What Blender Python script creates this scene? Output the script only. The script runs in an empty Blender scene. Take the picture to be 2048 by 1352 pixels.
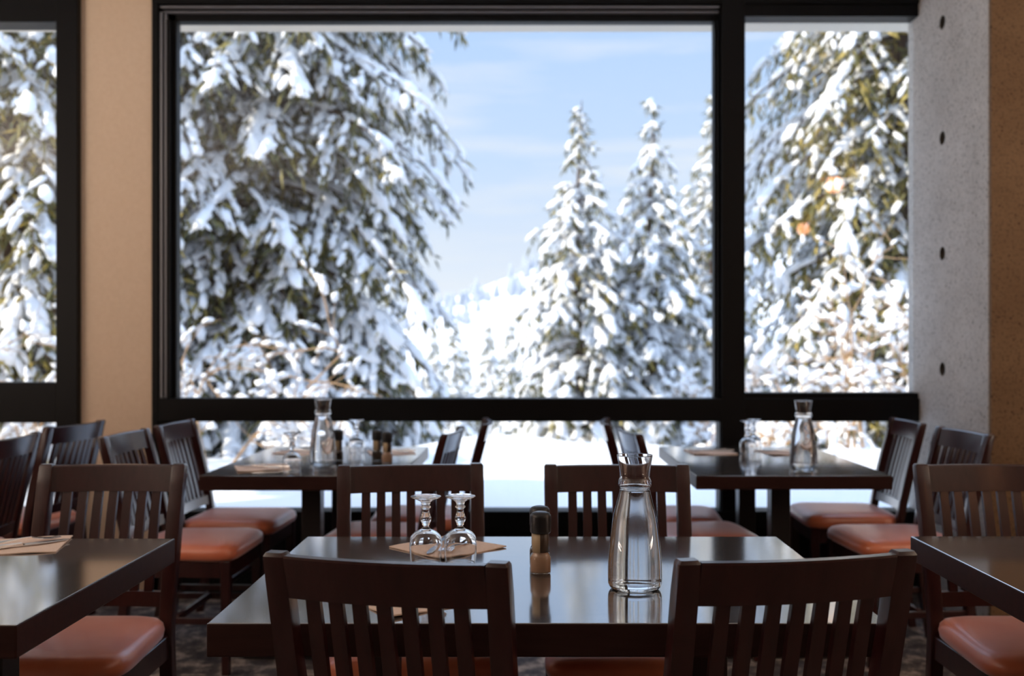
import bpy, bmesh, math, random
import numpy as np
from mathutils import Vector, Matrix

S = bpy.context.scene
COL = S.collection
PI = math.pi
R = math.radians
EYE = 1.238          # camera height
F = 2000.0           # focal length in pixels of the 2048 frame
VPX, VPY = 1057.0, 691.0

# ------------------------------------------------------------------ helpers
def tag(o, label=None, cat=None, group=None, kind=None):
    if label: o['label'] = label
    if cat: o['category'] = cat
    if group: o['group'] = group
    if kind: o['kind'] = kind
    return o

def empty(name, loc=(0, 0, 0), rz=0.0):
    o = bpy.data.objects.new(name, None)
    o.empty_display_size = .1
    COL.objects.link(o)
    o.location = loc
    o.rotation_euler = (0, 0, rz)
    return o

def link(name, me, mat, parent=None, smooth=False):
    o = bpy.data.objects.new(name, me)
    COL.objects.link(o)
    if mat is not None:
        me.materials.append(mat)
    if parent: o.parent = parent
    if smooth:
        me.polygons.foreach_set('use_smooth', np.ones(len(me.polygons), dtype=bool))
    return o

def from_bm(name, bm, mat, parent=None, smooth=False):
    bmesh.ops.recalc_face_normals(bm, faces=bm.faces[:])
    me = bpy.data.meshes.new(name)
    bm.to_mesh(me)
    bm.free()
    if smooth == 'angle':
        o = link(name, me, mat, parent, True)
        me.set_sharp_from_angle(angle=R(28))
        return o
    return link(name, me, mat, parent, smooth)

def copy_tree(o, parent=None):
    c = o.copy()
    COL.objects.link(c)
    if parent: c.parent = parent
    for ch in list(o.children):
        copy_tree(ch, c)
    return c

def add_box(bm, lo, hi, bev=0.0, seg=1, mtx=None):
    r = bmesh.ops.create_cube(bm, size=1.0)
    vs = r['verts']
    for v in vs:
        v.co = Vector([lo[i] + (v.co[i] + .5) * (hi[i] - lo[i]) for i in range(3)])
    if mtx is not None:
        bmesh.ops.transform(bm, matrix=mtx, verts=vs)
    if bev > 0:
        es = list({e for v in vs for e in v.link_edges})
        bmesh.ops.bevel(bm, geom=es, offset=bev, segments=seg, profile=.5, affect='EDGES')

def add_hex(bm, corners, bev=0.0, seg=1):
    """eight corners: bottom four (ccw), top four (ccw)"""
    vs = [bm.verts.new(c) for c in corners]
    fs = [(3, 2, 1, 0), (4, 5, 6, 7), (0, 1, 5, 4), (1, 2, 6, 5), (2, 3, 7, 6), (3, 0, 4, 7)]
    for f in fs: bm.faces.new([vs[i] for i in f])
    if bev > 0:
        es = list({e for v in vs for e in v.link_edges})
        bmesh.ops.bevel(bm, geom=es, offset=bev, segments=seg, profile=.5, affect='EDGES')

def box_obj(name, lo, hi, mat, parent=None, bev=0.0, seg=2):
    bm = bmesh.new()
    add_box(bm, lo, hi, bev, seg)
    return from_bm(name, bm, mat, parent)

def add_sweep(bm, rings, closed_ends=True):
    """rings: list of lists of points, skinned one to the next"""
    rv = [[bm.verts.new(p) for p in ring] for ring in rings]
    n = len(rings[0])
    for a, b in zip(rv[:-1], rv[1:]):
        for i in range(n):
            bm.faces.new((a[i], a[(i + 1) % n], b[(i + 1) % n], b[i]))
    if closed_ends:
        bm.faces.new(rv[0][::-1])
        bm.faces.new(rv[-1])
    return rv

def add_tube(bm, pts, rads, n=8):
    rings = []
    for i, p in enumerate(pts):
        p = Vector(p)
        a = Vector(pts[max(0, i - 1)]); b = Vector(pts[min(len(pts) - 1, i + 1)])
        d = (b - a).normalized()
        u = d.orthogonal().normalized() if abs(d.z) > .9 else d.cross(Vector((0, 0, 1))).normalized()
        v = d.cross(u)
        rings.append([p + (u * math.cos(2 * PI * k / n) + v * math.sin(2 * PI * k / n)) * rads[i] for k in range(n)])
    add_sweep(bm, rings)

def lathe_obj(name, prof, mat, parent=None, n=48, smooth=True, sharp=None):
    """prof: (r, z) list; r = 0 at an end closes it on the axis. A profile that starts and ends at r=0 is solid."""
    bm = bmesh.new()
    cols = []
    for r, z in prof:
        if r < 1e-6:
            cols.append([bm.verts.new((0, 0, z))])
        else:
            cols.append([bm.verts.new((r * math.cos(2 * PI * k / n), r * math.sin(2 * PI * k / n), z)) for k in range(n)])
    for a, b in zip(cols[:-1], cols[1:]):
        for k in range(n):
            k2 = (k + 1) % n
            if len(a) == 1 and len(b) == 1: continue
            if len(a) == 1: bm.faces.new((a[0], b[k], b[k2]))
            elif len(b) == 1: bm.faces.new((a[k], a[k2], b[0]))
            else: bm.faces.new((a[k], a[k2], b[k2], b[k]))
    return from_bm(name, bm, mat, parent, smooth)

def spline(pts, k=6):
    """Catmull-Rom through (r, z) points"""
    out = []
    P = [pts[0]] + list(pts) + [pts[-1]]
    for i in range(1, len(P) - 2):
        p0, p1, p2, p3 = [np.array(q, float) for q in P[i - 1:i + 3]]
        for j in range(k):
            t = j / k
            q = .5 * ((2 * p1) + (-p0 + p2) * t + (2 * p0 - 5 * p1 + 4 * p2 - p3) * t * t + (-p0 + 3 * p1 - 3 * p2 + p3) * t ** 3)
            out.append((max(0., q[0]), q[1]))
    out.append(tuple(pts[-1]))
    return out

# ------------------------------------------------------------------ materials
def new_mat(name):
    m = bpy.data.materials.new(name)
    m.use_nodes = True
    nt = m.node_tree
    b = nt.nodes['Principled BSDF']
    return m, nt, b

def N(nt, typ, **kw):
    n = nt.nodes.new(typ)
    for k, v in kw.items():
        setattr(n, k, v)
    return n

def setin(node, **kw):
    for k, v in kw.items():
        node.inputs[k.replace('_', ' ')].default_value = v

def coords(nt, scale=(1, 1, 1), kind='Object'):
    tc = N(nt, 'ShaderNodeTexCoord')
    mp = N(nt, 'ShaderNodeMapping')
    mp.inputs['Scale'].default_value = scale
    nt.links.new(tc.outputs[kind], mp.inputs['Vector'])
    return mp.outputs['Vector']

def noise(nt, vec, scale, detail=3, rough=.5):
    n = N(nt, 'ShaderNodeTexNoise')
    n.inputs['Scale'].default_value = scale
    n.inputs['Detail'].default_value = detail
    n.inputs['Roughness'].default_value = rough
    if vec is not None: nt.links.new(vec, n.inputs['Vector'])
    return n.outputs['Fac']

def ramp(nt, fac, stops):
    r = N(nt, 'ShaderNodeValToRGB')
    els = r.color_ramp.elements
    while len(els) < len(stops): els.new(.5)
    for e, (p, c) in zip(els, stops):
        e.position = p
        e.color = (*c, 1) if len(c) == 3 else c
    nt.links.new(fac, r.inputs['Fac'])
    return r.outputs['Color']

def bump(nt, b, h, strength=.2, dist=.002):
    bp = N(nt, 'ShaderNodeBump')
    bp.inputs['Strength'].default_value = strength
    bp.inputs['Distance'].default_value = dist
    nt.links.new(h, bp.inputs['Height'])
    nt.links.new(bp.outputs['Normal'], b.inputs['Normal'])

def plain(name, col, rough=.5, metal=0., spec=.5, coat=0.):
    m, nt, b = new_mat(name)
    setin(b, Base_Color=(*col, 1), Roughness=rough, Metallic=metal)
    b.inputs['Specular IOR Level'].default_value = spec
    b.inputs['Coat Weight'].default_value = coat
    return m

def wood_mat(name, c1, c2, rough, ior, scale=(2, 30, 30), spec=.5):
    m, nt, b = new_mat(name)
    v = coords(nt, scale)
    f = noise(nt, v, 2.2, 5, .6)
    nt.links.new(ramp(nt, f, [(.3, c1), (.72, c2)]), b.inputs['Base Color'])
    setin(b, Roughness=rough, IOR=ior)
    b.inputs['Specular IOR Level'].default_value = spec
    bump(nt, b, f, .06, .001)
    return m

M_CHAIR = wood_mat('dark stained beech', (.024, .0050, .0050), (.042, .0092, .0088), .34, 1.35, (20, 20, 2), .3)
for k_, v_ in (('Coat Weight', .8), ('Coat IOR', 1.55), ('Coat Roughness', .2)): M_CHAIR.node_tree.nodes['Principled BSDF'].inputs[k_].default_value = v_
M_TABLE = wood_mat('dark laminate table', (.055, .046, .043), (.105, .090, .082), .12, 2.5, (3, 26, 26))
M_TABLE.node_tree.nodes['Bump'].inputs['Strength'].default_value = .015
M_TABLE.node_tree.nodes['Principled BSDF'].inputs['Coat Weight'].default_value = 1
M_TABLE.node_tree.nodes['Principled BSDF'].inputs['Coat IOR'].default_value = 2.4
M_TABLE.node_tree.nodes['Principled BSDF'].inputs['Coat Roughness'].default_value = .09
M_EDGE = wood_mat('dark table edge band', (.026, .0095, .0085), (.042, .017, .014), .38, 1.45, (3, 26, 26), .3)
M_SEAT, nt, b = new_mat('orange leatherette')
v = coords(nt)
f = noise(nt, v, 9, 3)
nt.links.new(ramp(nt, f, [(.3, (.70, .175, .078)), (.7, (.80, .24, .115))]), b.inputs['Base Color'])
setin(b, Roughness=.30, IOR=1.75)
b.inputs['Sheen Weight'].default_value = .9
b.inputs['Sheen Roughness'].default_value = .4
b.inputs['Sheen Tint'].default_value = (1, .84, .90, 1)
f2 = noise(nt, v, 420, 2)
bump(nt, b, f2, .10, .0008)

M_FRAME = plain('black window aluminium', (.0035, .0035, .004), .5, 0, .2)
M_ALU = plain('grey window track', (.25, .25, .27), .35, .6)
M_TRIMBROWN = plain('brown outer trim', (.30, .17, .12), .6)
M_TRIMCREAM = plain('cream outer trim', (.72, .65, .54), .6)
M_HOLE = plain('tie hole shade tone', (.10, .085, .07), .9)  # shade inside the tie holes, put into the colour of their walls

M_WALL, nt, b = new_mat('tan plaster')
v = coords(nt)
f = noise(nt, v, 60, 4)
nt.links.new(ramp(nt, f, [(.3, (.76, .58, .42)), (.7, (.80, .62, .46))]), b.inputs['Base Color'])
setin(b, Roughness=.85)
bump(nt, b, f, .15, .002)

def concrete(name, c_lo, c_hi, c_pit):
    m, nt, b = new_mat(name)
    v = coords(nt)
    f = noise(nt, v, 3.0, 6, .65)
    base = ramp(nt, f, [(.3, c_lo), (.7, c_hi)])
    f2 = noise(nt, v, 85, 3, .7)
    sp = ramp(nt, f2, [(.33, (0.45, .44, .42)), (.46, (.95, .95, .95)), (.58, (1, 1, 1)), (.7, (1.0, 1.0, 1.0))])
    mx = N(nt, 'ShaderNodeMixRGB', blend_type='MULTIPLY')
    mx.inputs['Fac'].default_value = 1
    nt.links.new(base, mx.inputs['Color1']); nt.links.new(sp, mx.inputs['Color2'])
    vo = N(nt, 'ShaderNodeTexVoronoi')
    vo.inputs['Scale'].default_value = 26
    vo.inputs['Randomness'].default_value = 1
    nt.links.new(v, vo.inputs['Vector'])
    pit = ramp(nt, vo.outputs['Distance'], [(.10, (1, 1, 1)), (.17, (0, 0, 0))])
    sel = noise(nt, v, 9, 2)
    selr = ramp(nt, sel, [(.44, (0, 0, 0)), (.54, (1, 1, 1))])
    mm = N(nt, 'ShaderNodeMixRGB', blend_type='MULTIPLY'); mm.inputs['Fac'].default_value = 1
    nt.links.new(pit, mm.inputs['Color1']); nt.links.new(selr, mm.inputs['Color2'])
    m2 = N(nt, 'ShaderNodeMixRGB')
    nt.links.new(mm.outputs['Color'], m2.inputs['Fac'])
    nt.links.new(mx.outputs['Color'], m2.inputs['Color1'])
    m2.inputs['Color2'].default_value = (*c_pit, 1)
    nt.links.new(m2.outputs['Color'], b.inputs['Base Color'])
    setin(b, Roughness=.8)
    bump(nt, b, f2, .25, .002)
    return m
M_CONC = concrete('grey board concrete', (.52, .49, .45), (.68, .645, .60), (.17, .14, .11))
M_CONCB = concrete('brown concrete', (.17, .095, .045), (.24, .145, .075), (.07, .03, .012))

M_FLOOR, nt, b = new_mat('mottled carpet')
v = coords(nt)
f = noise(nt, v, 11, 6, .7)
g = noise(nt, v, 3, 3)
c = ramp(nt, f, [(.40, (.035, .030, .034)), (.50, (.10, .085, .085)), (.62, (.40, .34, .30))])
nt.links.new(c, b.inputs['Base Color'])
setin(b, Roughness=.75)
bump(nt, b, noise(nt, v, 300, 2), .3, .003)
M_CEIL = plain('ceiling paint', (.78, .74, .69), .9)
M_ROOM = plain('warm room wall', (.26, .18, .14), .85)
M_BLACK = plain('black plastic', (.012, .012, .014), .32)
M_STEEL = plain('cutlery steel', (.72, .72, .74), .2, 1.)
M_IRON = plain('black iron pedestal', (.014, .012, .012), .4)

M_NAPKIN, nt, b = new_mat('blush paper napkin')
v = coords(nt)
f = noise(nt, v, 160, 2)
nt.links.new(ramp(nt, f, [(.3, (.74, .55, .43)), (.7, (.80, .61, .49))]), b.inputs['Base Color'])
setin(b, Roughness=.8)

def glass_mat(name, ior=1.47, col=(1, 1, 1)):
    m, nt, b = new_mat(name)
    setin(b, Base_Color=(*col, 1), Roughness=0.0, IOR=ior)
    b.inputs['Transmission Weight'].default_value = 1
    return m
M_GLASS = glass_mat('clear glassware')
M_WATER = glass_mat('still water', 1.333)
M_SALT = plain('pinkish coarse salt', (.62, .40, .26), .7)
M_PEPPER = plain('dark peppercorns', (.05, .03, .02), .6)

M_LABEL, nt, b = new_mat('gold and brown jar label')
tc = N(nt, 'ShaderNodeTexCoord'); sx = N(nt, 'ShaderNodeSeparateXYZ')
nt.links.new(tc.outputs['Object'], sx.inputs['Vector'])
st = N(nt, 'ShaderNodeMath', operation='GREATER_THAN'); st.inputs[1].default_value = -.001
nt.links.new(sx.outputs['X'], st.inputs[0])
nt.links.new(ramp(nt, st.outputs[0], [(0., (.46, .34, .20)), (1., (.055, .03, .018))]), b.inputs['Base Color'])
setin(b, Roughness=.35)

# thin clear pane: mostly see-through, a mirror share that grows at grazing angles (same for every ray)
M_PANE = bpy.data.materials.new('window pane glass'); M_PANE.use_nodes = True
nt = M_PANE.node_tree; nt.nodes.clear()
o_ = N(nt, 'ShaderNodeOutputMaterial'); tr = N(nt, 'ShaderNodeBsdfTransparent'); gl = N(nt, 'ShaderNodeBsdfGlossy')
gl.inputs['Roughness'].default_value = 0.0
tr.inputs['Color'].default_value = (.985, .99, .985, 1)
lw = N(nt, 'ShaderNodeLayerWeight'); lw.inputs['Blend'].default_value = .5
pw = N(nt, 'ShaderNodeMath', operation='POWER'); pw.inputs[1].default_value = 5
ma = N(nt, 'ShaderNodeMath', operation='MULTIPLY_ADD'); ma.inputs[1].default_value = .9; ma.inputs[2].default_value = .04
mxs = N(nt, 'ShaderNodeMixShader')
nt.links.new(lw.outputs['Facing'], pw.inputs[0]); nt.links.new(pw.outputs[0], ma.inputs[0])
nt.links.new(ma.outputs[0], mxs.inputs['Fac']); nt.links.new(tr.outputs[0], mxs.inputs[1]); nt.links.new(gl.outputs[0], mxs.inputs[2])
nt.links.new(mxs.outputs[0], o_.inputs['Surface'])

M_SNOW, nt, b = new_mat('fresh snow')
setin(b, Base_Color=(.90, .91, .93, 1), Roughness=.7)
b.inputs['Specular IOR Level'].default_value = .2
M_GROUND, nt, b = new_mat('snow field')
v = coords(nt)
setin(b, Base_Color=(.90, .91, .93, 1), Roughness=.75)
b.inputs['Specular IOR Level'].default_value = .2
bump(nt, b, noise(nt, v, 3, 5), .4, .08)

def needle_mat(name, c1, c2, c3):
    m, nt, b = new_mat(name)
    g = N(nt, 'ShaderNodeNewGeometry')
    c = ramp(nt, g.outputs['Random Per Island'], [(0, c1), (.6, c2), (1, c3)])
    nt.links.new(c, b.inputs['Base Color'])
    setin(b, Roughness=.6)
    tl = N(nt, 'ShaderNodeBsdfTranslucent'); nt.links.new(c, tl.inputs['Color'])
    mx = N(nt, 'ShaderNodeMixShader'); mx.inputs['Fac'].default_value = .35
    out = nt.nodes['Material Output']
    nt.links.new(b.outputs[0], mx.inputs[1]); nt.links.new(tl.outputs[0], mx.inputs[2]); nt.links.new(mx.outputs[0], out.inputs['Surface'])
    return m
M_NEEDLE = needle_mat('dark spruce needles', (.06, .07, .04), (.15, .15, .06), (.46, .37, .10))
M_NEEDLEY = needle_mat('olive spruce needles', (.11, .12, .05), (.26, .23, .07), (.55, .42, .10))
M_BARK = plain('spruce bark', (.09, .055, .035), .9)
M_TWIG = plain('straw coloured twigs', (.42, .27, .15), .8)
M_FARTREE = plain('far snowy hazed forest', (.42, .46, .52), .9)  # snow-dusted trees, with distance haze mixed into the pale colour

# ------------------------------------------------------------------ room shell
YW = 4.98       # room side face of the window wall
def wx(px, y=YW): return (px - VPX) * y / F
def wz(py, y=YW): return EYE - (py - VPY) * y / F
CZ = 3.05
XL, XR, YB = -6.0, 6.0, -5.0
def struct(o): o['kind'] = 'structure'; return o

struct(box_obj('floor', (XL - .2, YB - .2, -.12), (XR + .2, 5.14, 0), M_FLOOR))
struct(box_obj('ceiling', (XL - .2, YB - .2, CZ), (XR + .2, 5.14, CZ + .2), M_CEIL))
struct(box_obj('wall_left', (XL - .2, YB, 0), (XL, 5.14, CZ), M_ROOM))
struct(box_obj('wall_right', (XR, YB, 0), (XR + .2, 5.14, CZ), M_ROOM))
struct(box_obj('wall_back', (XL, YB - .2, 0), (XR, YB, CZ), M_ROOM))

# front wall: tan pier between the windows, plain wall beyond them
X_L2R = wx(160)          # right edge of the left window
X_ML = wx(303)           # left edge of the main window
X_FIN = 1.9475
X_L2L = -4.6
struct(box_obj('wall_front', (X_L2R, YW + .012, 0), (X_ML, 5.14, CZ), M_WALL))
struct(box_obj('wall_front_left', (XL, YW, 0), (X_L2L, 5.14, CZ), M_WALL))

# concrete fin with its row of formwork tie holes, cut through the board face
FIN_Y = 4.21
bm = bmesh.new(); add_box(bm, (X_FIN, FIN_Y + .02, 0), (X_FIN + .45, 5.14, CZ), .012, 2)
fin = struct(from_bm('wall_concrete_fin', bm, M_CONC))
bm = bmesh.new()
for py in (45, 276, 507, 738, 969, 1200):
    z = EYE - (py - VPY) * 4.706 / F
    rings = [[(X_FIN + dx, 4.706 + r_ * math.cos(2 * PI * k / 20), z + r_ * math.sin(2 * PI * k / 20)) for k in range(20)]
             for dx, r_ in ((-.03, .034), (0, .032), (.13, .026))]
    add_sweep(bm, rings)
cut = from_bm('tie_hole_cutter', bm, None)
md = fin.modifiers.new('holes', 'BOOLEAN'); md.object = cut; md.operation = 'DIFFERENCE'; md.solver = 'EXACT'
dg = bpy.context.evaluated_depsgraph_get()
me2 = bpy.data.meshes.new_from_object(fin.evaluated_get(dg))
fin.modifiers.clear(); fin.data = me2
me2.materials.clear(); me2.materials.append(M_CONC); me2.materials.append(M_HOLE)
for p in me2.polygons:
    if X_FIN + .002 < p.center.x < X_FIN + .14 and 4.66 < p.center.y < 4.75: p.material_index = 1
bpy.data.objects.remove(cut)
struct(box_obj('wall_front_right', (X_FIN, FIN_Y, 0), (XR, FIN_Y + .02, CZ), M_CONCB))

# ---- windows
def frame_members(bm, items):
    for lo, hi in items: add_box(bm, lo, hi, .004, 1)

ZT = 2.869
# window 1: the big sliding light with the low light below it, and the narrow fixed light beside it
w1 = struct(empty('window_1', (0, YW, 0)))
def wpart(name, boxes, mat, parent, bev=.003):
    bm = bmesh.new()
    for lo, hi in boxes:
        add_box(bm, (lo[0], lo[1] - YW, lo[2]), (hi[0], hi[1] - YW, hi[2]), bev, 1)
    o = from_bm(name, bm, mat, parent)
    return o
Y0, Y1 = YW, 5.10
XG0, XG1 = wx(345), wx(1436)
XM1 = wx(1490)
ZB0, ZB1 = wz(843), wz(797)      # mid rail
ZS = wz(1022)                    # bottom of the low light
# left jamb: outer stile, two track fins, inner stile
wpart('jamb', [((X_ML, Y0, 0), (wx(316), Y1, CZ)),
               ((wx(316), Y0 + .05, ZB1), (wx(346), Y1 - .01, CZ - .02)),
               ((wx(330), Y0 + .02, ZB1), (wx(337), Y1, ZT)),
               ((wx(316), Y0 + .004, 0), (wx(345), Y1, ZB0))], M_FRAME, w1)
wpart('track', [((wx(318), Y0 + .012, ZB1 + .001), (wx(322.5), Y0 + .055, wz(22))),
                ((wx(326), Y0 + .022, ZB1 + .001), (wx(329.5), Y0 + .055, wz(24)))], M_ALU, w1, .001)
wpart('glazing_bead', [((wx(341), Y0 + .06, ZB1 - .001), (wx(345), Y0 + .085, ZT + .012))], M_ALU, w1, .001)
wpart('mid_rail', [((wx(316), Y0 - .004, ZB0), (X_FIN, Y1, ZB1))], M_FRAME, w1)
wpart('mullion', [((wx(1443), Y0 - .006, 0), (XM1, Y1, CZ)),
                  ((wx(1432), Y0 + .045, ZB1), (wx(1445), Y1, CZ - .02)),
                  ((wx(1440), Y0 + .01, 0), (wx(1445), Y1, ZB0)),
                  ((wx(1437), Y0 + .02, ZB1), (wx(1440), Y1, ZT))], M_FRAME, w1)
wpart('head', [((X_ML, Y0 - .002, wz(7)), (X_FIN, Y1, CZ)),
               ((wx(316), Y0 + .05, ZT), (wx(1445), Y1 - .005, wz(6))),
               ((XM1 - .01, Y0 + .01, wz(31)), (X_FIN, Y1, wz(6)))], M_FRAME, w1)
wpart('head_track', [((wx(318), Y0 + .012, wz(14)), (wx(1440), Y0 + .055, wz(10))),
                     ((wx(322), Y0 + .026, wz(22)), (wx(1440), Y0 + .055, wz(19)))], M_ALU, w1, .001)
wpart('lower_sash', [((XM1 - .01, Y0 + .012, ZB1 - .01), (X_FIN, Y1, wz(786)))], M_FRAME, w1)
wpart('sill', [((X_ML, Y0 - .012, ZS - .10), (X_FIN, Y1, ZS)),
               ((X_ML, Y0, 0), (X_FIN, 5.14, ZS - .09))], M_FRAME, w1)
YP = 5.065
def pane(x0, x1, z0, z1, parent, y=YP):
    bm = bmesh.new(); add_box(bm, (x0, y - YW - .003, z0), (x1, y - YW + .003, z1))
    return from_bm('pane', bm, M_PANE, parent)
pane(XG0 - .01, XG1 + .01, ZB1 - .01, ZT + .01, w1)
pane(XM1 - .005, X_FIN - .001, wz(786) - .005, wz(30) + .01, w1)
pane(wx(340), wx(1445), ZS - .01, ZB0 + .01, w1)
pane(XM1 - .005, X_FIN - .001, ZS - .01, ZB0 + .01, w1)

# window 2: the light on the far side of the tan pier
w2 = struct(empty('window_2', (0, YW, 0)))
X2G = wx(117)
wpart('jamb', [((X2G, Y0 - .03, 0), (X_L2R, Y1, CZ)), ((X_L2L, Y0, 0), (X_L2L + .1, Y1, CZ))], M_FRAME, w2)
wpart('mid_rail', [((X_L2L, Y0 - .02, wz(845)), (X_L2R - .001, Y1, wz(765)))], M_FRAME, w2)
wpart('head', [((X_L2L, Y0 - .02, wz(46)), (X_L2R - .001, Y1, CZ))], M_FRAME, w2)
wpart('sill', [((X_L2L, Y0 - .01, 0), (X_L2R - .001, 5.14, ZS))], M_FRAME, w2)
pane(X_L2L + .05, X2G + .01, wz(765) - .01, wz(46) + .01, w2)
pane(X_L2L + .05, X2G + .06, ZS - .01, wz(845) + .01, w2)

# outer reveal boards and the eave outside the glass
ZE = 2.98
struct(box_obj('trim_1', (wx(345.5, 5.15), 5.10, ZS), (wx(350, 5.15), 5.17, ZE - .05), M_TRIMBROWN))
struct(box_obj('trim_2', (XL, 5.10, wz(39.5, 5.12)), (X_FIN + .45, 5.125, ZE + .1), M_TRIMCREAM, bev=.003))
struct(box_obj('trim_3', (XL, 5.125, wz(42, 5.14)), (X_FIN + .45, 5.14, ZE + .1), M_TRIMBROWN))
struct(box_obj('roof', (XL - .4, 5.141, wz(65, 5.55)), (XR + .4, 5.55, 3.4), M_TRIMCREAM, bev=.01))
struct(box_obj('roof_slab', (XL - .4, YB - .4, 3.26), (XR + .4, 5.14, 3.42), M_TRIMCREAM))

# ------------------------------------------------------------------ chairs
HB = .895
def post_y(z):
    if z < .44:
        t = (.44 - z) / .44
        return -.185 - .055 * t ** 1.4
    t = (z - .44) / (HB - .44)
    return -.185 - .102 * t ** 1.25
def rail_curve(x): return -.022 * (1 - (x / .19) ** 2)

def make_chair():
    root = empty('dining_chair')
    # rear legs run up into the back posts
    for s in (-1, 1):
        bm = bmesh.new()
        rings = []
        zs = [0, .08, .2, .32, .42, .47, .55, .65, .75, .84, HB - .006, HB]
        for z in zs:
            w = .019 if z > .3 else .0165 + .0025 * z / .3
            d = .0175 if z < .8 else .0155
            if z == HB: w -= .004; d -= .004
            xc = s * (.187 + .003 * max(0, z - .45) / .43)
            yc = post_y(z)
            rings.append([(xc - w, yc - d, z), (xc + w, yc - d, z), (xc + w, yc + d, z), (xc - w, yc + d, z)])
        add_sweep(bm, rings)
        es = [e for e in bm.edges if abs((e.verts[0].co - e.verts[1].co).normalized().z) > .7]
        bmesh.ops.bevel(bm, geom=es, offset=.004, segments=2, profile=.5, affect='EDGES')
        from_bm('back_post', bm, M_CHAIR, root, 'angle')
    # bowed top rail
    bm = bmesh.new()
    rings = []
    for k in range(13):
        x = -.171 + .342 * k / 12
        ring = []
        for z, dd in ((HB - .078, .011), (HB - .008, .012), (HB - .004, .010)):
            ring.append((x, post_y(z) + rail_curve(x) - dd, z))
        for z, dd in ((HB - .004, .008), (HB - .008, .011), (HB - .078, .010)):
            ring.append((x, post_y(z) + rail_curve(x) + dd, z))
        rings.append(ring)
    add_sweep(bm, rings)
    from_bm('top_rail', bm, M_CHAIR, root, 'angle')
    # lower rail, bowed the same way
    bm = bmesh.new()
    rings = []
    for k in range(9):
        x = -.17 + .34 * k / 8
        yc = [post_y(z) + rail_curve(x) * .75 for z in (.505, .545)]
        rings.append([(x, yc[0] - .011, .505), (x, yc[1] - .011, .545), (x, yc[1] + .011, .545), (x, yc[0] + .011, .505)])
    add_sweep(bm, rings)
    from_bm('lower_rail', bm, M_CHAIR, root, 'angle')
    for k in range(7):
        x = (k - 3) * .0425
        bm = bmesh.new()
        rings = []
        for z in (.535, .60, .68, .76, HB - .07):
            y = post_y(z) + rail_curve(x) * (.75 + .25 * (z - .53) / .28)
            rings.append([(x - .0125, y - .0065, z), (x + .0125, y - .0065, z), (x + .0125, y + .0065, z), (x - .0125, y + .0065, z)])
        add_sweep(bm, rings)
        es = [e for e in bm.edges if abs((e.verts[0].co - e.verts[1].co).normalized().z) > .7]
        bmesh.ops.bevel(bm, geom=es, offset=.002, segments=1, profile=.5, affect='EDGES')
        from_bm('slat', bm, M_CHAIR, root, 'angle')
    # front legs
    for s in (-1, 1):
        bm = bmesh.new()
        w0, w1_ = .014, .019
        x, y = s * .188, .185
        add_hex(bm, [(x - w0, y - w0, 0), (x + w0, y - w0, 0), (x + w0, y + w0, 0), (x - w0, y + w0, 0),
                     (x - w1_, y - w1_, .43), (x + w1_, y - w1_, .43), (x + w1_, y + w1_, .43), (x - w1_, y + w1_, .43)], .003, 1)
        from_bm('leg', bm, M_CHAIR, root)
    bm = bmesh.new()
    add_box(bm, (-.17, .178, .365), (.17, .198, .43), .002)
    add_box(bm, (-.17, -.195, .375), (.17, -.175, .43), .002)
    for s in (-1, 1):
        add_box(bm, (s * .188 - .01, -.17, .365), (s * .188 + .01, .17, .43), .002)
    from_bm('seat_frame', bm, M_CHAIR, root)
    for s in (-1, 1):
        bm = bmesh.new()
        add_box(bm, (s * .188 - .009, -.205, .19), (s * .188 + .009, .175, .215), .002)
        from_bm('stretcher', bm, M_CHAIR, root)
    bm = bmesh.new()
    add_box(bm, (-.18, -.02, .195), (.18, 0, .22), .002)
    from_bm('stretcher', bm, M_CHAIR, root)
    # upholstered seat: crowned top, full rounded edge, slightly wider in front
    bm = bmesh.new()
    n = 20
    def outline(t):
        a = 2 * PI * t
        c, s_ = math.cos(a), math.sin(a)
        e = .30
        x = math.copysign(abs(c) ** e, c); y = math.copysign(abs(s_) ** e, s_)
        return x, y
    levels = [(.428, .93), (.436, .985), (.452, 1.0), (.468, .985), (.479, .94), (.487, .84), (.492, .65), (.495, .4), (.496, .15)]
    m_ = 56
    rings = []
    for z, k in levels:
        ring = []
        for i in range(m_):
            x, y = outline((i + .5) / m_)
            wx_ = .208 + .012 * y
            ring.append((x * wx_ * k, .012 + y * .212 * k, z))
        rings.append(ring)
    add_sweep(bm, rings)
    from_bm('seat', bm, M_SEAT, root, True)
    return root

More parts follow.
